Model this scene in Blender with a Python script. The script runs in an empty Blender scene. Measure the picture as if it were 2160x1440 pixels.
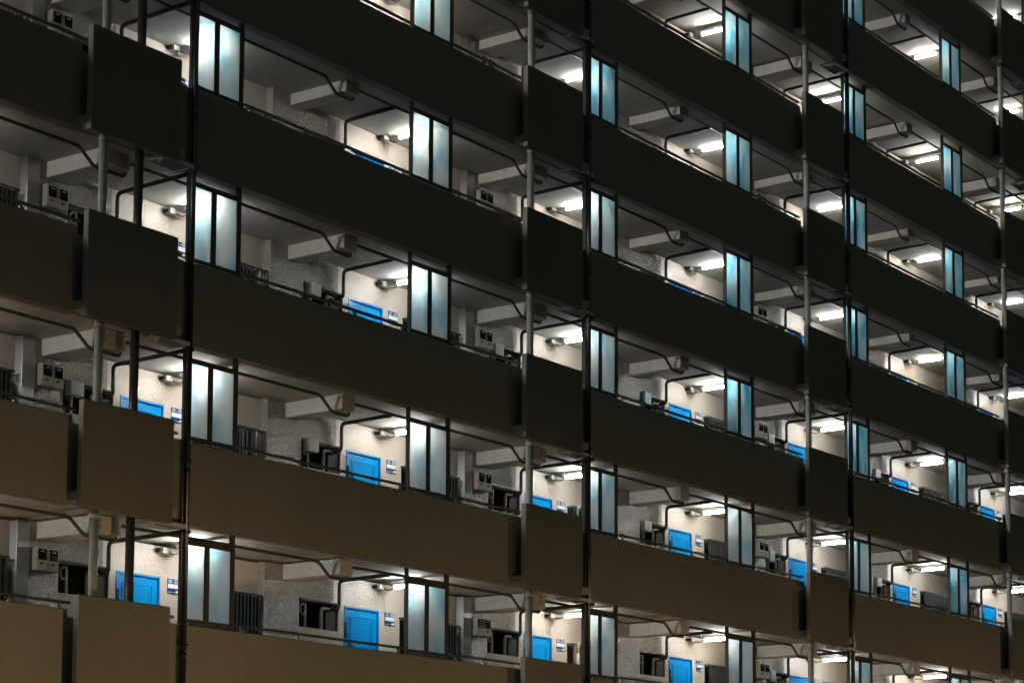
import bpy, math, random
from mathutils import Vector, Matrix
random.seed(7)
C = bpy.context.scene.collection
sc = bpy.context.scene

# ------------------------------------------------------------------ layout of the block
W, H = 5.303, 2.7                       # width of one flat, height of one storey
ZO = {-1: -.04, 0: -.040, 1: .012, 2: .038, 3: .039, 4: -.008, 5: -.067, 6: .026, 7: .03, 8: .03}
XO = {-2: -.07, -1: -.07, 0: .015, 1: .027, 2: -.014, 3: -.070, 4: -.005, 5: .042, 6: .02, 7: .02}
NS = list(range(-1, 7)); SS = list(range(0, 8))
def MX(n): return n * W + XO[n]
def MZ(s): return s * H + ZO[s]
GROUND = -1.75
YP0, YP1 = -.05, .09                   # parapet outer and inner face
ZCEIL = 4.988                           # ceiling of a storey, above its module base
ZFLOOR = 2.42
YW = 1.72                               # wall with the doors

# camera, recovered from the building's own vanishing points
CAM = Vector((-22.8527, -23.0196, -.159))
F, CX, CY, YAW, PITCH, ROLL = 4620.2, 1080., 1359.25, .9375, .1040, .0054
def cam_axes():
    sy, cy, sp, cp = math.sin(YAW), math.cos(YAW), math.sin(PITCH), math.cos(PITCH)
    fw = Vector((sy*cp, cy*cp, sp)); rt = Vector((cy, -sy, 0)); up = rt.cross(fw)
    r = rt*math.cos(ROLL) + up*math.sin(ROLL); u = -rt*math.sin(ROLL) + up*math.cos(ROLL)
    return r, u, fw
R_, U_, F_ = cam_axes()
def project(P):
    d = Vector(P) - CAM; z = d.dot(F_)
    if z < .1: return None
    return CX + F*d.dot(R_)/z, CY - F*d.dot(U_)/z
def in_frame(P, m=0):
    q = project(P)
    return q is not None and -m < q[0] < 2160+m and -m < q[1] < 1440+m
def seen(P, m=12, sl=.03):
    """could the photograph show this point (not cut by frame, parapets, panels or glass)?"""
    if not in_frame(P, m): return False
    d = Vector(P) - CAM
    if P[1] > YP0:
        q = CAM + d*((YP0-CAM.y)/d.y)
        for s in range(0, 9):
            zz = q.z - MZ(s)
            if 2.25+sl < zz < 3.52-sl:
                return False
        q = CAM + d*((-.38-CAM.y)/d.y)
        for s in range(0, 9):
            if 2.17+sl < q.z - MZ(s) < 3.70-sl:
                for n in (-1, 1, 3, 5):
                    if 3.07+sl < q.x-MX(n) < 4.83-sl: return False
    if P[1] > .1:
        q = CAM + d*((0-CAM.y)/d.y)
        for s in SS:
            if 3.5 < q.z - MZ(s) < 4.85:
                for n in NS:
                    if .20+sl < q.x-MX(n) < 1.34-sl: return False
    return True
def box_seen(n, s, x0, x1, y0, y1, z0, z1):
    for i in range(5):
        for k in range(6):
            for y in (y0, y1):
                if seen((MX(n)+x0+(x1-x0)*i/4, y, MZ(s)+z0+(z1-z0)*k/5)): return True
    return False

# ------------------------------------------------------------------ materials
def mat(name):
    m = bpy.data.materials.new(name); m.use_nodes = True
    nt = m.node_tree; b = nt.nodes['Principled BSDF']
    return m, nt, b
def lk(nt, a, b): nt.links.new(a, b)
def coords(nt, kind='Object', scale=(1, 1, 1)):
    if kind == 'World':
        g = nt.nodes.new('ShaderNodeNewGeometry'); out = g.outputs['Position']
    else:
        t = nt.nodes.new('ShaderNodeTexCoord'); out = t.outputs[kind]
    mp = nt.nodes.new('ShaderNodeMapping'); mp.inputs['Scale'].default_value = scale
    lk(nt, out, mp.inputs['Vector']); return mp.outputs['Vector']
def noise(nt, vec, scale, detail=4, rough=.55):
    n = nt.nodes.new('ShaderNodeTexNoise'); n.inputs['Scale'].default_value = scale
    n.inputs['Detail'].default_value = detail; n.inputs['Roughness'].default_value = rough
    lk(nt, vec, n.inputs['Vector']); return n.outputs['Fac']
def ramp(nt, fac, stops):
    r = nt.nodes.new('ShaderNodeValToRGB'); e = r.color_ramp.elements
    while len(e) < len(stops): e.new(.5)
    for el, (p, c) in zip(e, stops): el.position = p; el.color = (*c, 1)
    lk(nt, fac, r.inputs['Fac']); return r.outputs['Color']
def mixc(nt, a, b, fac, mode='MIX'):
    m = nt.nodes.new('ShaderNodeMix'); m.data_type = 'RGBA'; m.blend_type = mode
    for v, i in ((fac, 0), (a, 6), (b, 7)):
        if isinstance(v, (int, float)): m.inputs[i].default_value = v
        elif isinstance(v, tuple): m.inputs[i].default_value = (*v, 1)
        else: lk(nt, v, m.inputs[i])
    return m.outputs[2]
def bump(nt, b, h, strength, dist=.01):
    n = nt.nodes.new('ShaderNodeBump'); n.inputs['Strength'].default_value = strength
    n.inputs['Distance'].default_value = dist
    lk(nt, h, n.inputs['Height']); lk(nt, n.outputs['Normal'], b.inputs['Normal'])
def simple(name, col, rough=.5, metal=0., var=.25, sc_=6, kind='World', bs=0, bsc=60, spec=.5, streak=False):
    m, nt, b = mat(name)
    v = coords(nt, kind, (3, 3, .35) if streak else (1, 1, 1))
    f = noise(nt, v, sc_, 5)
    c = ramp(nt, f, [(.25, tuple(k*(1-var) for k in col)), (.75, tuple(min(1, k*(1+var)) for k in col))])
    lk(nt, c, b.inputs['Base Color'])
    b.inputs['Roughness'].default_value = rough; b.inputs['Metallic'].default_value = metal
    b.inputs['Specular IOR Level'].default_value = spec
    if bs: bump(nt, b, noise(nt, coords(nt, kind), bsc, 3), bs, .006)
    return m
M = {}
# painted concrete outside: faint vertical weather streaks, blotches, fine grain
def concrete(name, col, var=.16, stain=.35):
    m, nt, b = mat(name)
    big = noise(nt, coords(nt, 'World', (.5, 1, .5)), 1.2, 6, .6)
    st = noise(nt, coords(nt, 'World', (7, 7, .5)), 1.6, 5, .6)
    fine = noise(nt, coords(nt, 'World'), 70, 3, .7)
    c1 = ramp(nt, big, [(.3, tuple(k*(1-var) for k in col)), (.7, tuple(k*(1+var) for k in col))])
    c2 = ramp(nt, st, [(.38, (1-stain,)*3), (.62, (1, 1, 1))])
    c = mixc(nt, c1, c2, 1., 'MULTIPLY')
    c3 = ramp(nt, fine, [(.3, (.88,)*3), (.7, (1.08,)*3)])
    c = mixc(nt, c, c3, 1., 'MULTIPLY')
    lk(nt, c, b.inputs['Base Color']); b.inputs['Roughness'].default_value = .78
    b.inputs['Specular IOR Level'].default_value = .3
    bump(nt, b, fine, .35, .004)
    return m
M['facade'] = concrete('facade_concrete', (.355, .335, .295), .07, .05)
M['panel'] = concrete('panel_concrete', (.285, .265, .235), .07, .05)
M['ceiling'] = concrete('ceiling_paint', (.55, .535, .49), .08, .12)
M['beam'] = concrete('beam_paint', (.80, .77, .72), .06, .10)
M['floor'] = concrete('corridor_floor_paint', (.30, .295, .275), .1, .2)
M['edge'] = concrete('panel_edge_lamplit', (.52, .50, .46), .06, .1)  # lamp light on the panel's side face, put into a paler tone
M['slot'] = concrete('slot_concrete', (.33, .32, .30), .1, .1)
M['asphalt'] = simple('asphalt', (.05, .05, .05), .9, var=.3, sc_=20, bs=.4)
M['kerb'] = simple('kerb_stone', (.3, .29, .27), .8, var=.2, sc_=8)
M['paving'] = simple('paving', (.18, .17, .16), .85, var=.25, sc_=5, bs=.3)
# sprayed stucco wall: coarse glossy crumbs
def stucco(name='sprayed_stucco', ca=(.56, .48, .42), cb=(.64, .56, .49), ro=.34, con=.28, bs=.45):
    m, nt, b = mat(name)
    v = coords(nt, 'World')
    big = noise(nt, v, 1.1, 4)
    c = ramp(nt, big, [(.3, ca), (.7, cb)])
    vo = nt.nodes.new('ShaderNodeTexVoronoi'); vo.inputs['Scale'].default_value = 52
    vo.feature = 'SMOOTH_F1'; lk(nt, v, vo.inputs['Vector'])
    n2 = noise(nt, v, 34, 4, .75)
    ad = nt.nodes.new('ShaderNodeMath'); ad.operation = 'SUBTRACT'
    lk(nt, n2, ad.inputs[0]); lk(nt, vo.outputs['Distance'], ad.inputs[1])
    # crumb texture fades out to the right of each door (flat paint there)
    c2 = ramp(nt, n2, [(.38, (.58,)*3), (.58, (1.22,)*3)])
    c = mixc(nt, c, c2, con, 'MULTIPLY')
    lk(nt, c, b.inputs['Base Color']); b.inputs['Roughness'].default_value = ro
    b.inputs['Specular IOR Level'].default_value = .6
    bump(nt, b, ad.outputs[0], bs, .014)
    return m
M['stucco'] = stucco()
M['stuccogrey'] = stucco('grey_sprayed_stucco', (.33, .30, .27), (.45, .415, .38), .24, .8, 1.)
M['wall'] = simple('corridor_paint', (.60, .53, .46), .6, var=.05, sc_=1.5, bs=.15, bsc=90)
M['door'] = simple('blue_door_paint', (.003, .38, .92), .32, var=.06, sc_=2, kind='Object')
M['doorframe'] = simple('blue_frame_paint', (.004, .33, .82), .35, var=.06, kind='Object')
M['dark'] = simple('black_fitting', (.018, .018, .02), .4, var=.3, kind='Object')
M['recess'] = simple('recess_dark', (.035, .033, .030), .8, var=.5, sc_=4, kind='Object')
M['frame'] = simple('dark_bronze_frame', (.13, .118, .098), .42, .3, var=.2, kind='Object')
M['rail'] = simple('bronze_handrail', (.20, .19, .17), .33, .75, var=.2, kind='Object')
M['conduit'] = simple('dark_pipe_paint', (.11, .106, .10), .42, .2, var=.3, kind='Object')
M['drain'] = simple('drain_pipe_black', (.10, .10, .10), .24, .8, var=.2, kind='Object')
M['whitepipe'] = simple('grey_pvc_pipe', (.52, .52, .50), .45, var=.08, sc_=3, kind='Object')
M['brownpipe'] = simple('brown_pipe', (.10, .088, .075), .3, .2, var=.15, kind='Object')
M['bracket'] = simple('zinc_bracket', (.55, .56, .56), .35, .6, var=.1, kind='Object')
M['meter'] = simple('meter_case', (.52, .48, .42), .5, var=.06, kind='Object')
M['meterwin'] = simple('meter_window', (.012, .014, .018), .1, var=.3, kind='Object')
M['heater'] = simple('cover_box_paint', (.56, .57, .55), .45, var=.06, kind='Object')
M['heaterblue'] = simple('blue_cover_paint', (.20, .42, .60), .45, var=.06, kind='Object')
M['hatch'] = simple('aluminium_hatch', (.85, .86, .88), .6, 0., var=.1, kind='Object')
M['fixture'] = simple('enamel_fixture', (.55, .55, .53), .35, var=.03, kind='Object')
M['signblue'] = simple('sign_blue', (.006, .075, .22), .4, var=.05, kind='Object')
M['signwhite'] = simple('sign_card', (.86, .86, .88), .5, var=.02, kind='Object')
M['grille'] = simple('window_grille', (.10, .13, .13), .35, .5, var=.2, kind='Object')
M['winglass'] = simple('window_glass', (.012, .022, .024), .12, var=.5, sc_=3, kind='Object')
M['curtain'] = simple('dark_curtain', (.045, .05, .055), .8, var=.4, sc_=10, kind='Object', streak=True)
M['slat'] = simple('orange_slat', (.45, .20, .07), .6, var=.2, kind='Object')
M['cloth'] = simple('pale_cloth', (.55, .57, .56), .9, var=.2, kind='Object')
M['clothcyan'] = simple('cyan_cloth', (.10, .42, .48), .9, var=.2, kind='Object')
M['clothpink'] = simple('orange_cloth', (.62, .30, .16), .9, var=.2, kind='Object')
M['soil'] = simple('plant_green', (.05, .10, .03), .8, var=.5, kind='Object')
def steel():
    m, nt, b = mat('brushed_stainless')
    f = noise(nt, coords(nt, 'Object', (1, 1, 60)), 4, 3)
    c = ramp(nt, f, [(.3, (.32, .32, .32)), (.7, (.48, .48, .48))])
    lk(nt, c, b.inputs['Base Color']); b.inputs['Metallic'].default_value = 1
    b.inputs['Roughness'].default_value = .38
    b.inputs['Anisotropic'].default_value = .85
    tg = nt.nodes.new('ShaderNodeTangent'); tg.direction_type = 'RADIAL'; tg.axis = 'Z'; lk(nt, tg.outputs[0], b.inputs['Tangent'])
    bump(nt, b, f, .12, .002)
    return m
M['steel'] = steel()
def tube():
    m, nt, b = mat('lit_tube')
    e = nt.nodes.new('ShaderNodeEmission'); oi = nt.nodes.new('ShaderNodeObjectInfo')
    r = ramp(nt, oi.outputs['Random'], [(0, (.78, .82, .80)), (.5, (.97, .97, .91)), (1, (1.05, 1.02, .92))])
    lk(nt, r, e.inputs['Color']); e.inputs['Strength'].default_value = TUBE
    lk(nt, e.outputs[0], nt.nodes['Material Output'].inputs['Surface']); return m
TUBE = 126.
M['tube'] = tube()
def frosted(name, stops):
    m, nt, b = mat(name)
    out = nt.nodes['Material Output']; nt.nodes.remove(b)
    oi = nt.nodes.new('ShaderNodeObjectInfo')
    v = coords(nt, 'World', (1.4, 1.4, .8))
    ad = nt.nodes.new('ShaderNodeVectorMath'); ad.operation = 'ADD'; lk(nt, v, ad.inputs[0])
    cb = nt.nodes.new('ShaderNodeCombineXYZ'); ml = nt.nodes.new('ShaderNodeMath'); ml.operation = 'MULTIPLY'
    ml.inputs[1].default_value = 37.; lk(nt, oi.outputs['Random'], ml.inputs[0]); lk(nt, ml.outputs[0], cb.inputs['X'])
    lk(nt, cb.outputs[0], ad.inputs[1])
    f = noise(nt, ad.outputs[0], 2.3, 3, .5)
    col = ramp(nt, f, stops)
    # pressed dot pattern in diagonal rows
    wv = nt.nodes.new('ShaderNodeTexVoronoi'); wv.inputs['Scale'].default_value = 55; wv.inputs['Randomness'].default_value = .15
    mp = nt.nodes.new('ShaderNodeMapping'); mp.inputs['Rotation'].default_value = (0, .6, 0)
    g = nt.nodes.new('ShaderNodeNewGeometry'); lk(nt, g.outputs['Position'], mp.inputs['Vector']); lk(nt, mp.outputs[0], wv.inputs['Vector'])
    bp = nt.nodes.new('ShaderNodeBump'); bp.inputs['Strength'].default_value = .35; bp.inputs['Distance'].default_value = .01
    lk(nt, wv.outputs['Distance'], bp.inputs['Height'])
    rf = nt.nodes.new('ShaderNodeBsdfRefraction'); rf.inputs['IOR'].default_value = 1.4; rf.inputs['Roughness'].default_value = .56
    lk(nt, col, rf.inputs['Color']); lk(nt, bp.outputs[0], rf.inputs['Normal'])
    gl = nt.nodes.new('ShaderNodeBsdfGlossy'); gl.inputs['Roughness'].default_value = .25
    m2 = nt.nodes.new('ShaderNodeMixShader'); m2.inputs[0].default_value = .04
    tr = nt.nodes.new('ShaderNodeBsdfTranslucent'); lk(nt, col, tr.inputs['Color']); lk(nt, bp.outputs[0], tr.inputs['Normal'])
    m1 = nt.nodes.new('ShaderNodeMixShader'); m1.inputs[0].default_value = .34
    lk(nt, rf.outputs[0], m1.inputs[1]); lk(nt, tr.outputs[0], m1.inputs[2])
    lk(nt, m1.outputs[0], m2.inputs[1]); lk(nt, gl.outputs[0], m2.inputs[2])
    lk(nt, m2.outputs[0], out.inputs['Surface']); return m
M['frosted'] = frosted('frosted_glass', [(.34, (.62, .86, .94)), (.46, (.80, .93, .97)), (.60, (.93, .97, .98))])
M['frosted_bluecast'] = frosted('frosted_glass_bluecast', [(.34, (.32, .73, .91)), (.48, (.58, .86, .95)), (.64, (.84, .94, .96))])  # same glass as above, with a bluish light cast put into its tint

# ------------------------------------------------------------------ mesh helpers
class MB:
    def __init__(s): s.v = []; s.f = []
    def quadbox(s, pts):
        b = len(s.v); s.v += [tuple(p) for p in pts]
        for f in ((0, 3, 2, 1), (4, 5, 6, 7), (0, 1, 5, 4), (1, 2, 6, 5), (2, 3, 7, 6), (3, 0, 4, 7)):
            s.f.append(tuple(b+i for i in f))
        return s
    def box(s, x0, x1, y0, y1, z0, z1):
        return s.quadbox([(x0, y0, z0), (x1, y0, z0), (x1, y1, z0), (x0, y1, z0), (x0, y0, z1), (x1, y0, z1), (x1, y1, z1), (x0, y1, z1)])
    def bev(s, x0, x1, y0, y1, z0, z1, r=.008):
        """box with its twelve edges chamfered"""
        b = len(s.v)
        X, Y, Z = (x0, x1), (y0, y1), (z0, z1)
        idx = {}
        for i in (0, 1):
            for j in (0, 1):
                for k in (0, 1):
                    sx, sy, sz = (1, -1)[i], (1, -1)[j], (1, -1)[k]
                    for a, p in enumerate(((X[i], Y[j]+sy*r, Z[k]+sz*r), (X[i]+sx*r, Y[j], Z[k]+sz*r), (X[i]+sx*r, Y[j]+sy*r, Z[k]))):
                        idx[i, j, k, a] = len(s.v); s.v.append(p)
        q = lambda *ks: s.f.append(tuple(idx[k] for k in ks))
        for i in (0, 1): q((i, 0, 0, 0), (i, 1, 0, 0), (i, 1, 1, 0), (i, 0, 1, 0))
        for j in (0, 1): q((0, j, 0, 1), (1, j, 0, 1), (1, j, 1, 1), (0, j, 1, 1))
        for k in (0, 1): q((0, 0, k, 2), (1, 0, k, 2), (1, 1, k, 2), (0, 1, k, 2))
        for j in (0, 1):
            for k in (0, 1): q((0, j, k, 1), (1, j, k, 1), (1, j, k, 2), (0, j, k, 2))
        for i in (0, 1):
            for k in (0, 1): q((i, 0, k, 0), (i, 1, k, 0), (i, 1, k, 2), (i, 0, k, 2))
        for i in (0, 1):
            for j in (0, 1): q((i, j, 0, 0), (i, j, 1, 0), (i, j, 1, 1), (i, j, 0, 1))
        for i in (0, 1):
            for j in (0, 1):
                for k in (0, 1): q((i, j, k, 0), (i, j, k, 1), (i, j, k, 2))
        return s
    def prism_x(s, x0, x1, prof):
        """profile [(y,z)...] swept along x"""
        b = len(s.v); n = len(prof)
        for x in (x0, x1): s.v += [(x, y, z) for y, z in prof]
        for i in range(n): s.f.append((b+i, b+(i+1) % n, b+n+(i+1) % n, b+n+i))
        s.f.append(tuple(b+i for i in range(n))[::-1]); s.f.append(tuple(b+n+i for i in range(n)))
        return s
    def tube(s, pts, r, seg=10, bend=0, cap=True):
        pts = [Vector(p) for p in pts]
        if bend:
            out = [pts[0]]
            for a, p, c in zip(pts, pts[1:], pts[2:]):
                d0 = (a-p); d1 = (c-p); l = min(bend, d0.length*.49, d1.length*.49)
                q0 = p+d0.normalized()*l; q1 = p+d1.normalized()*l
                for t in (0, .25, .5, .75, 1):
                    out.append(q0.lerp(p, t).lerp(p.lerp(q1, t), t))
            out.append(pts[-1]); pts = out
        b0 = len(s.v); ref = None
        for i, p in enumerate(pts):
            t = ((pts[i+1] if i+1 < len(pts) else p) - (pts[i-1] if i else p)).normalized()
            if ref is None: ref = t.orthogonal().normalized()
            ref = (ref - t*ref.dot(t)).normalized(); o = t.cross(ref)
            for k in range(seg):
                a = 2*math.pi*k/seg; s.v.append(tuple(p + ref*(r*math.cos(a)) + o*(r*math.sin(a))))
        for i in range(len(pts)-1):
            for k in range(seg):
                a = b0+i*seg+k; c = b0+i*seg+(k+1) % seg
                s.f.append((a, c, c+seg, a+seg))
        if cap:
            s.f.append(tuple(b0+k for k in range(seg))[::-1]); s.f.append(tuple(b0+(len(pts)-1)*seg+k for k in range(seg)))
        return s
    def mesh(s, name, m, base=(0, 0, 0), smooth=False):
        me = bpy.data.meshes.new(name)
        me.from_pydata([(x-base[0], y-base[1], z-base[2]) for x, y, z in s.v], [], s.f); me.update()
        import bmesh
        bm = bmesh.new(); bm.from_mesh(me); bmesh.ops.recalc_face_normals(bm, faces=bm.faces); bm.to_mesh(me); bm.free()
        me.materials.append(m)
        if smooth:
            for p in me.polygons: p.use_smooth = len(p.vertices) == 4
        return me
def obj(name, me, parent=None, loc=(0, 0, 0)):
    o = bpy.data.objects.new(name, me); C.objects.link(o); o.location = loc
    if parent is not None: o.parent = parent
    return o
def tag(o, label=None, cat=None, group=None, kind=None):
    if label: o['label'] = label
    if cat: o['category'] = cat
    if group: o['group'] = group
    if kind: o['kind'] = kind
    return o
class Kind:
    """a thing built once; put() places a copy of it (shared meshes) with all parts and sub-parts"""
    def __init__(s, name, base): s.name, s.base, s.parts = name, base, []
    def part(s, name, mb, m, smooth=False):
        s.parts.append((name, mb.mesh(name, m, s.base, smooth), [])); return s
    def sub(s, name, mb, m, smooth=False):
        s.parts[-1][2].append((name, mb.mesh(name, m, s.base, smooth))); return s
    def put(s, n, st, label, cat, group=None, swap=None, parent=None):
        loc = (MX(n)+s.base[0], s.base[1], MZ(st)+s.base[2])
        root = obj(s.name, None, parent, loc)
        if parent is None: tag(root, label, cat, group)
        for nm, me, subs in s.parts:
            p = obj(nm, me, root)
            for nm2, me2 in subs: obj(nm2, me2, p)
        return root

# words that single out a place: storey row and flat column as seen in the photograph
ORD = ['first', 'second', 'third', 'fourth', 'fifth', 'sixth', 'seventh', 'eighth', 'ninth']
def row(s): return 'lowest row' if s == 0 else ORD[s] + ' row up' if s < 7 else 'top row'

# ------------------------------------------------------------------ the building
BLD = obj('apartment_building', None, None, (0, 0, GROUND))
tag(BLD, 'concrete apartment block with open access corridors lit at night', 'building')
def bpart(name, mb, m, loc=(0, 0, 0), smooth=False):
    me = mb if isinstance(mb, bpy.types.Mesh) else mb.mesh(name, m, (0, 0, 0), smooth)
    return obj(name, me, BLD, (loc[0], loc[1], loc[2]-GROUND))
XL, XR = MX(-1)-1.2, MX(6)+5.6
def gap(n):                             # slit in the parapet where a rain pipe runs down, at even n
    return .055, .165
def parapet(x0, x1, s):
    z = MZ(s)
    mb = MB().prism_x(x0, x1, [(YP0, z+2.262), (YP0, z+3.508), (YP0+.012, z+3.52), (YP1, z+3.52), (YP1, z+2.289), (.13, z+2.289), (.13, z+2.250)])
    bpart('parapet', mb, M['facade'])
for s in range(0, 9):
    z = MZ(s)
    # floor slab of this storey = ceiling of the one below
    mb = MB().box(XL, XR, .132, YW+2.3, z+2.288, z+ZFLOOR-.03)
    bpart('floor_slab', mb, M['ceiling'])
    bpart('corridor_floor', MB().box(XL, XR, YP1+.002, YW+2.3, z+ZFLOOR-.028, z+ZFLOOR), M['floor'])
    for n in (-1, 1, 3, 5):
        x = MX(n)
        g0, g1 = gap(n+1); nx = MX(n+1)
        # left part of this bay's parapet comes from the slit before it (or from the building's left)
        a = XL if n == -1 else MX(n-1)+gap(n-1)[1]
        bo = .17 if n < 0 else 0
        parapet(a, x+(3.38 if n > 0 else 3.32), s)
        parapet(x+4.90, nx+g0, s)
        bpart('balcony_panel', MB().bev(x+3.07+bo, x+4.83+bo, -.38, -.265, z+2.17, z+3.70, .012), M['panel'])
        bpart('lamplit_edge', MB().box(x+3.058+bo, x+3.069+bo, -.37, -.275, z+2.19, z+3.69), M['edge'])  # thin strip added so the panel's side looks lit by the corridor lamp
        bpart('balcony_slab', MB().box(x+3.10+bo, x+5.20, -.262, -.052, z+2.286, z+ZFLOOR-.003).box(x+3.386, x+4.896, -.05, -.002, z+2.284, z+ZFLOOR-.004), M['ceiling'])
        bpart('balcony_sill', MB().box(x+(3.382 if n > 0 else 3.322), x+4.898, .0, YP1-.004, z+2.286, z+3.42), M['slot'])
        bpart('slit_infill', MB().box(nx+g0-.02, nx+g1+.02, -.03, .075, z+2.27, z+3.505), M['slot'])
    parapet(MX(6)+gap(6)[1], XR, s)

# corridor wall with its openings
def wall_mesh(mb, x0, x1, z0, z1, y0, y1, holes):
    xs = sorted({x0, x1, *[h[0] for h in holes], *[h[1] for h in holes]})
    for a, b in zip(xs, xs[1:]):
        zz = sorted([(h[2], h[3]) for h in holes if h[0] <= a+1e-6 and h[1] >= b-1e-6]); c = z0
        for p, q in zz:
            if p > c: mb.box(a, b, y0, y1, c, p)
            c = max(c, q)
        if c < z1: mb.box(a, b, y0, y1, c, z1)
DOOR = (5.89-W, 6.83-W, 2.42, 4.50)     # doors sit in the module right of their number: x .587 - 1.527
WIN = (2.10, 3.62, 3.30, 4.45)
REC = (4.72, 5.74, 4.03, 4.50)
for s in SS:
    z = MZ(s); holes = []
    for n in [-2] + NS:
        x = MX(n) if n > -2 else MX(-1)-W
        if n > -2:
            holes.append((x+WIN[0], x+WIN[1], z+WIN[2], z+WIN[3]))
            holes.append((x+REC[0], x+REC[1], z+REC[2], z+REC[3]))
        xd = x+5.89
        holes.append((xd, xd+.94, z+2.44, z+4.50))
    holes = [h for h in holes if h[0] > XL and h[1] < XR]
    # flat painted wall, and the sprayed stucco areas standing 3 mm proud of it
    mb = MB(); wall_mesh(mb, XL, XR, z+ZFLOOR, z+ZCEIL, YW, YW+.18, holes)
    bpart('corridor_wall', mb, M['wall'])
    st = MB(); hs = [(a-.001, b+.001, c-.001, d+.001) for a, b, c, d in holes]
    for n in NS:
        x = MX(n); lo, hi = x+4.56, x+7.0
        hh = [h for h in hs if h[1] > lo and h[0] < hi]
        st = MB()
        wall_mesh(st, lo, min(hi, XR), z+(4.36), z+ZCEIL-.001, YW-.004, YW-.001, [(max(a, lo), min(b, hi, XR), c, d) for a, b, c, d in hh])
        bpart('stucco_coat', st, M['stucco'])
        bpart('stucco_band', MB().box(x+4.552, x+5.60, YW-.008, YW-.0045, z+4.525, z+ZCEIL-.002), M['stuccogrey'])
    for n in NS:
        x = MX(n); odd = n % 2
        x0 = 4.0 if odd else 3.70
        bpart('pilaster', MB().bev(x+x0, x+4.55, 1.58, YW+.05, z+ZFLOOR, z+ZCEIL+.02, .01), M['stuccogrey'])
        w = .52 if odd else .33
        bpart('beam', MB().bev(x+4.15, x+4.15+w, .33, 1.60, z+4.75, z+ZCEIL+.02, .012), M['beam'])
bpart('rear_wall', MB().box(XL, XR, YW+2.3, YW+2.5, GROUND, MZ(8)+3.0), M['facade'])
bpart('ground_floor_wall', MB().box(XL, XR, 1.2, 1.4, GROUND, MZ(0)+2.285), M['facade'])
for n in (-1, 1, 3, 5):
    bpart('column', MB().bev(MX(n)+3.1, MX(n)+3.7, -.1, .5, GROUND, MZ(0)+2.285, .02), M['facade'])

# ---- doors
def door_meshes():
    x0, x1, z0, z1 = 0, .94, 0, 2.06
    fr = MB().box(0, .035, -.012, .10, 0, z1).box(.905, .94, -.012, .10, 0, z1).box(.035, .905, -.012, .10, z1-.035, z1)
    lf = MB().bev(.037, .903, .018, .06, .01, z1-.037, .003)
    for a, b, c, d in ((.15, .79, .25, .95), (.15, .79, 1.08, 1.90)):       # raised mouldings
        for w, y in ((0, .008), (.05, .012)):
            a2, b2, c2, d2 = a+w, b-w, c+w, d-w; t = .014
            lf.box(a2, b2, y, .0185, c2, c2+t).box(a2, b2, y, .0185, d2-t, d2).box(a2, a2+t, y, .0185, c2+t, d2-t).box(b2-t, b2, y, .0185, c2+t, d2-t)
    hg = MB().bev(.012, .062, -.022, .02, 1.50, 1.78, .004)
    hd = MB().bev(.78, .86, -.03, .015, .93, 1.08, .006)
    sl = MB().bev(.045, .075, -.035, -.02, 1.53, 1.60, .003)
    return (fr.mesh('door_frame', M['doorframe']), lf.mesh('door', M['door']), hg.mesh('door_closer', M['dark']), hd.mesh('door_handle', M['steel']), sl.mesh('hinge', M['steel']))
DM = door_meshes()
def door(n, s):
    loc = (MX(n)+5.89, YW, MZ(s)+2.44)
    o = obj('door', DM[1], BLD, (loc[0], loc[1], loc[2]-GROUND))
    for nm, me in (('door_frame', DM[0]), ('door_closer', DM[2]), ('door_handle', DM[3]), ('hinge', DM[4])): obj(nm, me, o)
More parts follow.
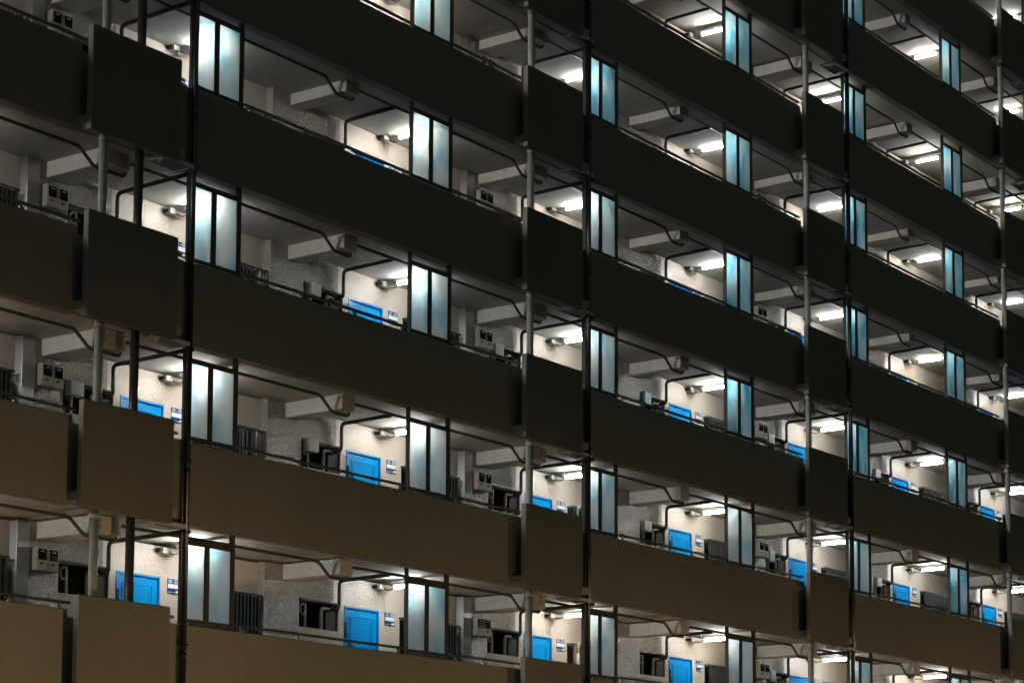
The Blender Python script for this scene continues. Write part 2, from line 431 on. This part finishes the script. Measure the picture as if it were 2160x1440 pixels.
# ---- windows with projecting grilles
def window_kind(style):
    w = {}
    w['pane'] = MB().box(WIN[0]+.04, WIN[1]-.04, YW+.07, YW+.08, WIN[2]+.04, WIN[3]-.04).mesh('window', M['winglass'])
    fr = MB()
    fr.box(WIN[0], WIN[1], YW+.05, YW+.10, WIN[3]-.04, WIN[3]).box(WIN[0], WIN[1], YW+.05, YW+.10, WIN[2], WIN[2]+.04)
    for a in (WIN[0], (WIN[0]+WIN[1])/2-.02, WIN[1]-.04): fr.box(a, a+.04, YW+.045, YW+.105, WIN[2]+.04, WIN[3]-.04)
    w['frame'] = fr.mesh('window_frame', M['frame'])
    g = MB(); y = 1.575
    for zz in (WIN[3]-.03, WIN[2]+.05): g.box(WIN[0]-.02, WIN[1]+.02, y-.012, y+.012, zz-.015, zz+.015)
    for a in (WIN[0]-.02, WIN[1]+.0): g.box(a, a+.02, y-.012, YW-.002, WIN[3]-.045, WIN[3]-.015)
    k = 0; a = WIN[0]+.02
    while a < WIN[1]-.01: g.box(a, a+.018, y-.008, y+.008, WIN[2]+.06, WIN[3]-.045); a += .085
    w['grille'] = g.mesh('window_grille', M['grille'])
    c = MB(); a = WIN[0]; i = 0
    prof = []
    while a <= WIN[1]+1e-6:
        prof.append((a, 1.61+.022*math.sin(i*1.9)+.01*math.sin(i*.7))); a += .038; i += 1
    b = len(c.v)
    for x, yy in prof: c.v += [(x, yy, WIN[2]+.08), (x, yy, WIN[3]-.05)]
    for i in range(len(prof)-1): c.f.append((b+2*i, b+2*i+2, b+2*i+3, b+2*i+1))
    w['curtain'] = c.mesh('curtain', M['curtain'], smooth=True)
    sl = MB(); a = WIN[0]+.03
    while a < WIN[1]-.08: sl.box(a, a+.055, 1.545, 1.555, WIN[2]+.08, WIN[3]-.06); a += .12
    w['slats'] = sl.mesh('slat_screen', M['slat'])
    lt = MB(); a = WIN[0]+.05; i = 0
    while a < WIN[1]-.05:
        t = .02*math.sin(i*2.1); lt.quadbox([(a, 1.59, WIN[2]+.1), (a+.03, 1.59, WIN[2]+.1), (a+.03, 1.60, WIN[2]+.1), (a, 1.60, WIN[2]+.1), (a+t, 1.59, WIN[3]-.06), (a+.03+t, 1.59, WIN[3]-.06), (a+.03+t, 1.60, WIN[3]-.06), (a+t, 1.60, WIN[3]-.06)]); a += .09; i += 1
    w['cloth'] = lt.mesh('hanging_strips', M['cloth'])
    return w
WK = window_kind(0)
def window(n, s):
    o = obj('window', WK['pane'], BLD, (MX(n), 0, MZ(s)-GROUND))
    obj('window_frame', WK['frame'], o); obj('window_grille', WK['grille'], o)
    if (n, s) in ((0, 0), (1, 0), (3, 1), (-1, 1)): obj('curtain', WK['curtain'], o)
    elif (n, s) == (2, 0): obj('slat_screen', WK['slats'], o)
    elif (n, s) == (0, 1): obj('hanging_strips', WK['cloth'], o)
    elif random.random() < .35: obj('curtain', WK['curtain'], o)
# ---- meter recess with pipes
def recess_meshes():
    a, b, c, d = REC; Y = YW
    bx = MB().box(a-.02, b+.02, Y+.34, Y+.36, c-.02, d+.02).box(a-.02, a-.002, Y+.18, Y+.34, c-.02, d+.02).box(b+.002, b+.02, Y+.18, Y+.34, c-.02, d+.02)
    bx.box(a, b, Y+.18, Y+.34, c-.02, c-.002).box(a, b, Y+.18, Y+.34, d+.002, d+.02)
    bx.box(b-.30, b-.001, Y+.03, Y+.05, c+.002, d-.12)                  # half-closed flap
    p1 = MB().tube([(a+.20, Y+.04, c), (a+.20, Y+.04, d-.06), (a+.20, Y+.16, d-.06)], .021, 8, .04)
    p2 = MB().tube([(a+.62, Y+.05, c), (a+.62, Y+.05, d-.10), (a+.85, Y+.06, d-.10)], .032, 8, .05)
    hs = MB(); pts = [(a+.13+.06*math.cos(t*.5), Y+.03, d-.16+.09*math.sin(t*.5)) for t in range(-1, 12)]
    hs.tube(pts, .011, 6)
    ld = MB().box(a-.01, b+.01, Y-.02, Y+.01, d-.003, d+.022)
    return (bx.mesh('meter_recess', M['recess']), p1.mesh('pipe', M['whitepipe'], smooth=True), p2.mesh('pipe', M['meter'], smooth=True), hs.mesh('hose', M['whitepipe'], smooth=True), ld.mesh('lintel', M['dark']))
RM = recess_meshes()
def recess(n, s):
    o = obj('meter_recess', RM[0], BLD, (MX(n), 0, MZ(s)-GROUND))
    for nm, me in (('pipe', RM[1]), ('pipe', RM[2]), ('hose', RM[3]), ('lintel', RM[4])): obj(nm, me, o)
for s in SS:
    for n in NS:
        if box_seen(n, s, 5.89, 6.83, YW, YW, 2.6, 4.5): door(n, s)
        else:
            bpart('door', DM[1], None, (MX(n)+5.89, YW, MZ(s)+2.44)) if s < 4 and in_frame((MX(n)+6.3, YW, MZ(s)+4), 0) else bpart('corridor_wall', MB().box(5.88, 6.84, YW+.02, YW+.1, 2.43, 4.51), M['wall'], (MX(n), 0, MZ(s)))
        if box_seen(n, s, WIN[0], WIN[1], 1.58, YW, WIN[2], WIN[3]): window(n, s)
        else: bpart('window', WK['pane'], None, (MX(n), 0, MZ(s)))
        if box_seen(n, s, REC[0], REC[1], YW, YW, REC[2], REC[3]): recess(n, s)
        else: bpart('meter_recess', RM[0], None, (MX(n), 0, MZ(s)))
# escape hatch frame in the soffit below each box balcony, bolted bracket plates on the beams there
HM = MB()
for a, b, c, d in ((4.84, 5.50, -.16, -.115), (4.84, 5.50, .165, .21), (4.84, 4.885, -.115, .165), (5.455, 5.50, -.115, .165)):
    HM.quadbox([(a, c, 4.925), (b, c, 4.925), (b, d, 4.938), (a, d, 4.938), (a, c, 4.987), (b, c, 4.987), (b, d, 4.987), (a, d, 4.987)])
HM2 = MB().quadbox([(4.88, -.12, 4.965), (5.46, -.12, 4.965), (5.46, .16, 4.965), (4.88, .16, 4.965), (4.88, -.12, 4.975), (5.46, -.12, 4.975), (5.46, .16, 4.975), (4.88, .16, 4.975)])
HB = MB().quadbox([(4.86, -.10, 4.935), (5.02, .12, 4.935), (5.06, .12, 4.935), (4.92, -.10, 4.935), (4.86, -.10, 4.944), (5.02, .12, 4.944), (5.06, .12, 4.944), (4.92, -.10, 4.944)])
hm, hm2, hb = HM.mesh('hatch_frame', M['hatch']), HM2.mesh('hatch_lid', M['slot']), HB.mesh('hatch_latch', M['hatch'])
bolt = MB().tube([(0, .31, 0), (0, .331, 0)], .028, 10).mesh('bolt', M['bracket'])
for s in SS:
    for n in (-1, 1, 3, 5):
        if in_frame((MX(n)+5, 0, MZ(s)+4.98), 60):
            h = obj('escape_hatch', hm2, BLD, (MX(n), 0, MZ(s)-GROUND)); obj('hatch_frame', hm, h); obj('hatch_latch', hb, h)
            for bx, bz in ((4.22, 4.83), (4.22, 4.93), (4.50, 4.86), (4.50, 4.95)): bpart('bolt', bolt, None, (MX(n)+bx, 0, MZ(s)+bz))

# ------------------------------------------------------------------ things hung on the building
# glazed wind screens on the parapet
K_SCREEN = Kind('glass_screen', (.75, 0, 3.44))
K_SCREEN.part('post', MB().box(.200, .231, .003, .075, 3.522, 4.985), M['frame'])
K_SCREEN.part('post', MB().box(1.25, 1.328, 0, .055, 3.522, 4.985), M['frame'])
K_SCREEN.part('frame', MB().box(.23, 1.245, .006, .045, 4.735, 4.810).box(.23, 1.245, .006, .045, 3.560, 3.622).box(.698, .787, .004, .047, 3.622, 4.735), M['frame'])
K_SCREEN.part('glass_pane', MB().box(.23, .698, .022, .028, 3.622, 4.735), M['frosted'])
K_SCREEN.part('glass_pane', MB().box(.787, 1.25, .022, .028, 3.622, 4.735), M['frosted'])
K_SCREENB = Kind('glass_screen', (.75, 0, 3.44)); K_SCREENB.parts = [(a, b, c) if a != 'glass_pane' else (a, b.copy(), c) for a, b, c in K_SCREEN.parts]
for a, b, c in K_SCREENB.parts:
    if a == 'glass_pane': b.materials[0] = M['frosted_bluecast']
# lamps
K_LAMP = Kind('corridor_lamp', (1.53, 1.1, ZCEIL))
K_LAMP.part('housing', MB().bev(1.495, 1.585, .68, 1.44, 4.93, ZCEIL+.003, .006), M['fixture'])
K_LAMP.part('tube', MB().tube([(1.525, .76, 4.895), (1.525, 1.36, 4.895)], .026, 12), M['tube'], True)
K_LAMP.part('tube_holder', MB().bev(1.495, 1.555, .735, .76, 4.865, 4.931, .004), M['fixture'])
K_LAMP.part('tube_holder', MB().bev(1.495, 1.555, 1.36, 1.385, 4.865, 4.931, .004), M['fixture'])
K_LAMP.part('junction_box', MB().bev(1.36, 1.50, 1.58, 1.70, 4.865, 4.955, .008), M['fixture'])
K_LAMP.sub('box_bracket', MB().box(1.325, 1.36, 1.60, 1.718, 4.885, 4.935), M['dark'])
K_LAMP.part('cable', MB().tube([(1.50, 1.60, 4.885), (1.62, 1.58, 4.865), (1.69, 1.52, 4.90), (1.66, 1.40, 4.965), (1.58, 1.42, 4.975)], .012, 6, .08), M['conduit'], True)
lampcol = lambda n: ORD[n+1] + ' flat from the left' if n >= 0 else 'flat'
for s in SS:
    for n in NS:
        near = any(in_frame((MX(n)+a, y, MZ(s)+z), 330) for a in (0, 1.5, 4, 5.3) for y in (0, 1.2) for z in (3.5, 4.9))
        if not near: continue
        K_LAMP.put(n, s, 'lit tube lamp on corridor ceiling, %s, %s' % (row(s), 'screen column %d' % (n+1) if n >= 0 else 'beyond left edge'), 'lamp', 'tube lamps on the corridor ceilings')
        if any(in_frame((MX(n)+a, 0, MZ(s)+z), 30) for a in (.2, 1.3) for z in (3.5, 4.9)):
            (K_SCREENB if (n >= 3 and s >= 2) or (n == 2 and s >= 4) or (n >= 4 and s == 1 and n % 2) else K_SCREEN).put(n, s, 'two pane frosted glass screen, %s, column %d from left' % (row(s), n+1 if n >= 0 else 0), 'glass screen', 'frosted glass screens along the parapets')
# handrails
def rail_kind(x0, x1, brs):
    k = Kind('handrail', ((x0+x1)/2, .02, 3.52))
    k.part('rail', MB().bev(x0, x1, -.005, .045, 3.60, 3.640, .006), M['rail'])
    for b in brs:
        k.part('bracket', MB().quadbox([(b-.045, -.03, 3.518), (b+.045, -.03, 3.518), (b+.045, -.015, 3.518), (b-.045, -.015, 3.518), (b-.008, .01, 3.602), (b+.03, .01, 3.602), (b+.03, .025, 3.602), (b-.008, .025, 3.602)]), M['bracket'])
    return k
K_RA = rail_kind(1.337, W+.15, (2.77, 4.05, 5.28, 1.48))
K_RB = rail_kind(1.337, 3.42, (1.48, 2.31, 3.19))
K_RC = rail_kind(4.95, W+.15, (5.12,))
for s in SS:
    for n in NS:
        if n % 2 == 0:
            if box_seen(n, s, 1.4, W, .02, .02, 3.54, 3.64): K_RA.put(n, s, 'bronze handrail on parapet, %s, right of screen column %d' % (row(s), n+1), 'handrail', 'handrails on the parapets')
        else:
            if box_seen(n, s, 1.4, 3.4, .02, .02, 3.54, 3.64): K_RB.put(n, s, 'short handrail ending at balcony panel, %s, right of screen column %d' % (row(s), n+1) if n >= 0 else 'short bronze handrail at the left edge of the photo, %s' % row(s), 'handrail', 'handrails on the parapets')
            if box_seen(n, s, 4.95, W, .02, .02, 3.54, 3.64): K_RC.put(n, s, 'handrail stub between panel and rain pipe, %s, left of screen column %d' % (row(s), n+2), 'handrail', 'handrails on the parapets')
# service pipe under each ceiling
for s in SS:
    if not any(in_frame((MX(n)+x, .5, MZ(s)+4.9)) for n in NS for x in (1.5, 4, 5)): continue
    z = MZ(s); Y = .50; zt, zb = 4.935, 4.705
    root = obj('ceiling_pipe', None, None, (MX(0), Y, z+zt))
    tag(root, 'dark service pipe under the ceiling dipping below each beam, %s' % row(s), 'pipe', 'service pipes along the corridor ceilings')
    pts = [(XL+.3, Y, z+zt)]; mb = MB()
    for n in NS:
        x = MX(n); w = .52 if n % 2 else .33
        pts += [(x+3.80, Y, z+zt), (x+4.10, Y, z+zb), (x+4.20+w, Y, z+zb), (x+4.22+w, Y, z+zt)]
    pts.append((XR-.3, Y, z+zt))
    mb.tube(pts, .027, 10, .07); obj('pipe_run', mb.mesh('pipe_run', M['conduit'], (MX(0), Y, z+zt), True), root)
    for n in NS:
        if not in_frame((MX(n)+5.6, 1, z+4.9), 60): continue
        x = MX(n)
        mb = MB().tube([(x+5.62, -.1 if n % 2 else Y, z+4.915), (x+5.62, 1.60, z+4.895), (x+5.62, 1.60, z+4.42), (x+5.62, YW+.05, z+4.42)], .034, 10, .09)
        obj('branch_pipe', mb.mesh('branch_pipe', M['conduit'], (MX(0), Y, z+zt), True), root)
        for xx, yy in ((x+5.62, 1.35), (x+5.62, .7), (x+2.4, Y)):
            obj('pipe_hanger', MB().tube([(xx, yy, z+4.93), (xx, yy, z+ZCEIL)], .008, 5).mesh('pipe_hanger', M['bracket'], (MX(0), Y, z+zt)), root)
# rain pipes down the whole height at the slits
for i, n in enumerate((0, 2, 4)):
    x = MX(n)+.14; y = -.125
    root = obj('rain_pipe', None, None, (x, y, GROUND))
    tag(root, '%s of three tall black rain pipes down the facade, counting from the left' % ORD[i], 'pipe', 'black rain pipes on the facade')
    zt = MZ(8)+3.4
    obj('pipe', MB().tube([(0, 0, 0), (0, 0, zt-GROUND)], .043, 16).mesh('pipe', M['drain'], smooth=True), root)
    obj('cable_duct', MB().tube([(-.062, .02, 0), (-.062, .02, zt-GROUND)], .011, 8).mesh('cable_duct', M['drain'], smooth=True), root)
    for s in SS:
        for zz in (4.86, 3.2):
            z = MZ(s)+zz-GROUND
            obj('pipe_clamp', MB().bev(-.078, .052, -.050, .055, z, z+.022, .004).box(-.015, .015, .055, .074, z, z+.02).mesh('pipe_clamp', M['drain']), root)
        z = MZ(s)+3.0-GROUND
        obj('pipe_socket', MB().tube([(0, 0, z), (0, 0, z+.08)], .049, 16).mesh('pipe_socket', M['drain'], smooth=True), root)
# pale down pipes standing in the box balconies
for i, n in enumerate((-1, 1, 3, 5)):
    x, y = MX(n)+(3.50 if n > 0 else 3.70), -.13
    root = obj('down_pipe', None, None, (x, y, MZ(0)+ZFLOOR))
    tag(root, '%s of four pale grey down pipes rising behind the balcony panels, from the left' % ORD[i], 'pipe', 'pale down pipes behind the balcony panels')
    b = MZ(0)+ZFLOOR
    for s in SS:
        z0 = MZ(s)+ZFLOOR+.002-b; z1 = MZ(s)+ZCEIL-.004-b
        obj('pipe', MB().tube([(0, 0, z0), (0, 0, z1)], .066, 18).mesh('pipe', M['whitepipe'], smooth=True), root)
        obj('pipe_socket', MB().tube([(0, 0, z1-.15), (0, 0, z1-.06)], .076, 18).tube([(0, 0, z1-.02), (0, 0, z1-.002)], .095, 18).mesh('pipe_socket', M['whitepipe'], smooth=True), root)
x, y = MX(-1)+4.44, -.09
root = obj('down_pipe', None, None, (x, y, MZ(0)+ZFLOOR))
tag(root, 'dark brown down pipe behind the leftmost balcony panels, right of the pale one', 'pipe')
for s in range(0, 5):
    z0 = MZ(s)+ZFLOOR+.002-(MZ(0)+ZFLOOR); z1 = MZ(s)+ZCEIL-.003-(MZ(0)+ZFLOOR)
    obj('pipe', MB().tube([(0, 0, z0), (0, 0, z1)], .068, 18).mesh('pipe', M['brownpipe'], smooth=True), root)
# stainless ducts, meters, covers
K_DUCT = Kind('flue_duct', (3.87, 1.63, ZFLOOR))
K_DUCT.part('casing', MB().bev(3.75, 3.995, 1.545, YW-.005, ZFLOOR+.01, ZCEIL-.004, .006), M['steel'])
K_DUCT.part('joint_band', MB().box(3.745, 4.0, 1.540, YW-.002, 4.10, 4.115).box(3.745, 4.0, 1.540, YW-.002, 4.93, 4.95), M['steel'])
def meter_kind(x):
    k = Kind('electricity_meter', (x+.105, 1.5, 4.28))
    k.part('case', MB().bev(x, x+.212, 1.46, 1.578, 4.285, 4.62, .008), M['meter'])
    k.part('meter_window', MB().bev(x+.028, x+.184, 1.452, 1.462, 4.435, 4.60, .003), M['meterwin'])
    k.sub('dial', MB().box(x+.07, x+.14, 1.449, 1.4515, 4.555, 4.575), M['cloth'])
    k.part('nameplate', MB().box(x+.06, x+.125, 1.455, 1.461, 4.37, 4.395), M['dark'])
    return k
K_M1, K_M2 = meter_kind(4.066), meter_kind(4.286)
K_HT = Kind('meter_cover', (4.86, 1.6, 4.28)).part('case', MB().bev(4.74, 5.01, 1.57, YW-.006, 4.28, 4.50, .008), M['heater'])
K_HT.part('inlet_pipe', MB().tube([(4.82, 1.66, 4.28), (4.82, 1.66, 3.6)], .018, 8), M['whitepipe'], True)
K_HB = Kind('meter_cover', (4.86, 1.6, 4.28)).part('case', MB().bev(4.74, 4.99, 1.57, YW-.006, 4.26, 4.52, .008), M['heaterblue'])
K_HB.part('inlet_pipe', MB().tube([(4.82, 1.66, 4.26), (4.82, 1.66, 3.6)], .018, 8), M['whitepipe'], True)
for s in SS:
    for n in NS:
        if n % 2:
            pos = 'by the leftmost down pipe' if n < 0 else 'right of screen column %d' % (n+1)
            if box_seen(n, s, 3.75, 4.0, 1.54, 1.7, 3.3, 4.98): K_DUCT.put(n, s, 'stainless steel duct on corridor wall, %s, %s' % (row(s), pos), 'duct', 'stainless ducts on the corridor walls')
            if box_seen(n, s, 4.07, 4.28, 1.46, 1.5, 4.30, 4.62): K_M1.put(n, s, 'left meter of a pair, %s, %s' % (row(s), pos), 'meter', 'electricity meters beside the ducts')
            if box_seen(n, s, 4.29, 4.5, 1.46, 1.5, 4.30, 4.62): K_M2.put(n, s, 'right meter of a pair, %s, %s' % (row(s), pos), 'meter', 'electricity meters beside the ducts')
for (n, s), blue in {(-1, 1): 0, (0, 1): 0, (0, 2): 0, (1, 2): 0, (2, 1): 0, (2, 2): 1, (3, 0): 1, (3, 1): 1, (3, 2): 0, (4, 1): 0, (4, 2): 0}.items():
    pos = 'at the left edge' if n < 0 else 'right of screen column %d' % (n+1)
    (K_HB if blue else K_HT).put(n, s, '%s cover box at meter recess, %s, %s' % ('pale blue' if blue else 'pale grey', row(s), pos), 'meter cover', 'cover boxes at the meter recesses')
# room number signs
def text_mesh(t):
    cu = bpy.data.curves.new('number', 'FONT'); cu.body = t; cu.size = .074; cu.align_x = 'CENTER'; cu.align_y = 'CENTER'; cu.offset = .0016
    o = bpy.data.objects.new('number', cu); C.objects.link(o)
    dg = bpy.context.evaluated_depsgraph_get(); me = bpy.data.meshes.new_from_object(o.evaluated_get(dg))
    bpy.data.objects.remove(o); bpy.data.curves.remove(cu)
    w = max(v.co.x for v in me.vertices) - min(v.co.x for v in me.vertices)
    k = min(1, .232/w)
    for v in me.vertices: v.co = (v.co.x*k, -.013, v.co.y)
    me.materials.clear(); me.materials.append(M['signwhite']); me.name = 'number'
    return me
SG = {'plate': MB().bev(-.136, .136, -.010, 0, -.11, .11, .003).mesh('plate', M['signblue']),
      'name_card': MB().box(-.130, .130, -.0135, -.0105, -.038, .030).mesh('name_card', M['signwhite']),
      'corner_mark': MB().box(.045, .130, -.0135, -.0105, -.098, -.070).box(-.130, .130, -.0133, -.0105, -.106, -.0985).mesh('corner_mark', M['signwhite']),
      'pin': MB().box(-.006, .006, -.012, -.001, -.135, -.111).box(-.13, .136, -.016, -.001, -.120, -.111).mesh('bottom_rail', M['dark'])}
def building_no(n): return 10 if n <= 1 else 11
for s in SS:
    for n in [-1, 0, 1, 2, 3, 4, 5]:
        if not box_seen(n, s, 6.99, 7.26, YW, YW, 4.27, 4.49): continue
        num = {-1: 23, 0: 22, 1: 21}.get(n)
        t = '10 - %d%d' % (s+2, num) if num else '11 - %d%02d' % (s+2, {2: 3, 3: 2, 4: 1, 5: 20}[n])
        r = obj('room_sign', None, None, (MX(n)+7.124, YW-.001, MZ(s)+4.385))
        tag(r, 'blue and white room number sign reading %s, %s' % (t, row(s)), 'sign', 'room number signs beside the doors')
        for nm in ('plate', 'name_card', 'corner_mark', 'pin'): obj({'pin': 'bottom_rail'}.get(nm, nm), SG[nm], r)
        o = obj('number', text_mesh(t), r); o.location = (0, 0, .068)
# small household things standing on racks behind the parapets, their tops showing over the edge
def rack(n, s, x0, x1, label):
    r = obj('plant_rack', None, None, (MX(n)+x0, .30, MZ(s)+ZFLOOR)); tag(r, label, 'rack', 'racks behind the parapets')
    w = x1-x0
    obj('shelf', MB().box(0, w, -.12, .12, 1.00, 1.02).mesh('shelf', M['frame']), r)
    for a in (.02, w-.05):
        for y in (-.11, .08): obj('leg', MB().box(a, a+.03, y, y+.03, 0, 1.0).mesh('leg', M['frame']), r)
POT = {}
for nm, m, h, r1, r2 in (('a', 'cloth', .13, .05, .07), ('b', 'clothpink', .11, .06, .075), ('c', 'meter', .16, .045, .055)):
    mb = MB(); seg = 14; rings = [(r1, 0), (r2, h*.86), (r2+.008, h*.87), (r2+.008, h), (r2-.008, h), (r2-.012, h*.8), (.002, h*.78)]
    for r_, z_ in rings: mb.v += [(r_*math.cos(6.2832*k/seg), r_*math.sin(6.2832*k/seg), z_) for k in range(seg)]
    for i in range(len(rings)-1):
        for k in range(seg): mb.f.append((i*seg+k, i*seg+(k+1) % seg, (i+1)*seg+(k+1) % seg, (i+1)*seg+k))
    mb.f.append(tuple(range(seg))[::-1]); POT[nm] = (mb.mesh('pot', M[m]), h)
def leaves(seed):
    rd = random.Random(seed); mb = MB()
    for i in range(26):
        a = rd.uniform(0, 6.28); l = rd.uniform(.05, .10); t = rd.uniform(.3, 1.2); b = len(mb.v)
        d = Vector((math.cos(a)*math.cos(t), math.sin(a)*math.cos(t), math.sin(t))); sd = Vector((-math.sin(a), math.cos(a), 0))*.012
        p = Vector((0, 0, 0)) + Vector((rd.uniform(-.03, .03), rd.uniform(-.03, .03), 0))
        mb.v += [tuple(p), tuple(p+d*l*.5+sd), tuple(p+d*l), tuple(p+d*l*.5-sd)]; mb.f.append((b, b+1, b+2, b+3))
    return mb.mesh('leaves', M['soil'])
LV = [leaves(i) for i in range(4)]
RACKS = {(2, 1): (4.95, 5.9, ['bx', 'a', 'c', 'a', 'c', 'a']), (3, 1): (.9, 2.6, ['c', 'a', 'a', 'c', 'a', 'b']), (0, 1): (.3, 1.3, ['c', 'a', 'a', 'c', 'b', 'a']),
         (1, 2): (.35, 1.5, ['a', 'c', 'b', 'a', 'c', 'a']), (1, 0): (4.1, 4.6, ['b', 'a']), (4, 2): (3.0, 3.9, ['a', 'b', 'c']), (0, 3): (4.2, 5.0, ['a', 'c', 'a']), (5, 1): (.4, 1.4, ['c', 'a', 'a'])}
names = {'a': 'pale grey', 'b': 'orange', 'c': 'beige', 'bx': 'orange'}
for (n, s), (x0, x1, its) in RACKS.items():
    rack(n, s, x0, x1, 'low dark rack of flower pots behind the parapet, %s, near screen column %d' % (row(s), n+1))
    for i, t in enumerate(its):
        xx = MX(n)+x0+.1+(x1-x0-.2)*i/max(1, len(its)-1); zz = MZ(s)+ZFLOOR+1.021
        if t == 'bx':
            o = obj('planter_box', MB().bev(-.09, .09, -.06, .06, 0, .15, .008).mesh('planter_box', M['clothpink']), None, (xx, .30, zz))
            tag(o, 'orange planter box left of the pots, second row up, near screen column 3', 'planter'); continue
        me, h = POT[t]
        o = obj('flower_pot', None, None, (xx, .30+.03*math.sin(i*2.3), zz)); obj('pot', me, o)
        lf = obj('leaves', LV[(i+n) % 4], o, (0, 0, h*.8))
        tag(o, 'small %s flower pot on the rack, %s, near screen column %d' % (names[t], row(s), n+1), 'flower pot', 'small flower pots on the racks')

# umbrellas hung on window grilles beside the doors
def umbrella(n, s, x, col, label):
    r = obj('umbrella', None, None, (MX(n)+x, 1.53, MZ(s)+4.47)); tag(r, label, 'umbrella')
    obj('handle', MB().tube([(.03, 0, -.10), (.05, 0, -.03), (.03, 0, .0), (0, 0, .0), (-.008, 0, -.05), (-.008, 0, -.22)], .011, 8, .02).mesh('handle', M['cloth'], smooth=True), r)
    mb = MB(); rings = [(.014, -.22), (.032, -.26), (.036, -.45), (.02, -.75), (.004, -.86)]; seg = 10
    for rr, z_ in rings: mb.v += [(-.008+rr*(1+.18*(k % 2))*math.cos(6.2832*k/seg), rr*(1+.18*(k % 2))*math.sin(6.2832*k/seg), z_) for k in range(seg)]
    for i in range(len(rings)-1):
        for k in range(seg): mb.f.append((i*seg+k, i*seg+(k+1) % seg, (i+1)*seg+(k+1) % seg, (i+1)*seg+k))
    obj('canopy', mb.mesh('canopy', M[col]), r)
umbrella(2, 1, 2.20, 'dark', 'folded dark umbrella with white hook on the grille, second row up, near screen column 3')
umbrella(2, 0, 2.22, 'cloth', 'folded pale umbrella on the orange slatted window, lowest row')

# ------------------------------------------------------------------ ground
g = MB().box(-300, 400, -300, 300, GROUND-.3, GROUND)
tag(obj('ground', g.mesh('ground', M['asphalt'])), kind='structure')
tag(obj('pavement', MB().box(-60, 90, -3.6, 1.2, GROUND+.004, GROUND+.12).mesh('pavement', M['paving'])), kind='structure')
tag(obj('kerb', MB().box(-60, 90, -3.75, -3.602, GROUND+.004, GROUND+.135).mesh('kerb', M['kerb'])), kind='structure')

# ------------------------------------------------------------------ light
w = bpy.data.worlds.new('World'); sc.world = w; w.use_nodes = True
nt = w.node_tree; bg = nt.nodes['Background']
sky = nt.nodes.new('ShaderNodeTexSky'); sky.sky_type = 'NISHITA'; sky.sun_disc = False
sky.sun_elevation = math.radians(-1.5); sky.sun_rotation = math.radians(200)
hue = nt.nodes.new('ShaderNodeHueSaturation'); hue.inputs['Saturation'].default_value = .25
nt.links.new(sky.outputs[0], hue.inputs['Color']); tn = nt.nodes.new('ShaderNodeMix'); tn.data_type = 'RGBA'; tn.blend_type = 'MULTIPLY'; tn.inputs[0].default_value = 1; tn.inputs[7].default_value = (.76, 1.02, .84, 1)
nt.links.new(hue.outputs[0], tn.inputs[6]); nt.links.new(tn.outputs[2], bg.inputs['Color'])
bg.inputs['Strength'].default_value = .10
SUN = bpy.data.lights.new('moonlight', 'SUN'); SUN.energy = .01; SUN.angle = math.radians(10); SUN.color = (.9, 1, .95)
so = bpy.data.objects.new('moonlight', SUN); C.objects.link(so); so.rotation_euler = (math.radians(60), 0, math.radians(-30))
# sodium street lighting in front of the building, hooded so that it fades up the facade
for x, e in ((-9, 500), (-2.5, 560), (4, 410), (10.5, 380), (17, 390), (23.5, 420), (30, 470), (36.5, 520), (43, 500)):
    L = bpy.data.lights.new('street_light', 'SPOT'); L.energy = e*.9; L.color = (1, .64, .31); L.shadow_soft_size = .2
    L.spot_size = math.radians(92); L.spot_blend = 1
    o = bpy.data.objects.new('street_light', L); C.objects.link(o); o.location = (x, -7.2, -.6)
    o.rotation_euler = (math.radians(106), 0, 0)

# ------------------------------------------------------------------ camera
cam = bpy.data.cameras.new('camera'); co = bpy.data.objects.new('camera', cam); C.objects.link(co)
cam.sensor_width = 36; cam.lens = F*36/2160; cam.shift_x = 0; cam.shift_y = (CY-720)/2160
cam.clip_start = .1; cam.clip_end = 2000
m = Matrix.Identity(4)
for i in range(3): m[i][0] = R_[i]; m[i][1] = U_[i]; m[i][2] = -F_[i]; m[i][3] = CAM[i]
co.matrix_world = m
sc.camera = co
sc.view_settings.view_transform = 'Standard'; sc.view_settings.look = 'None'; sc.view_settings.exposure = 0
sc.cycles.use_denoising = True
sc.cycles.max_bounces = 8; sc.cycles.diffuse_bounces = 4; sc.cycles.sample_clamp_indirect = 60
sc.cycles.caustics_reflective = False; sc.cycles.caustics_refractive = False
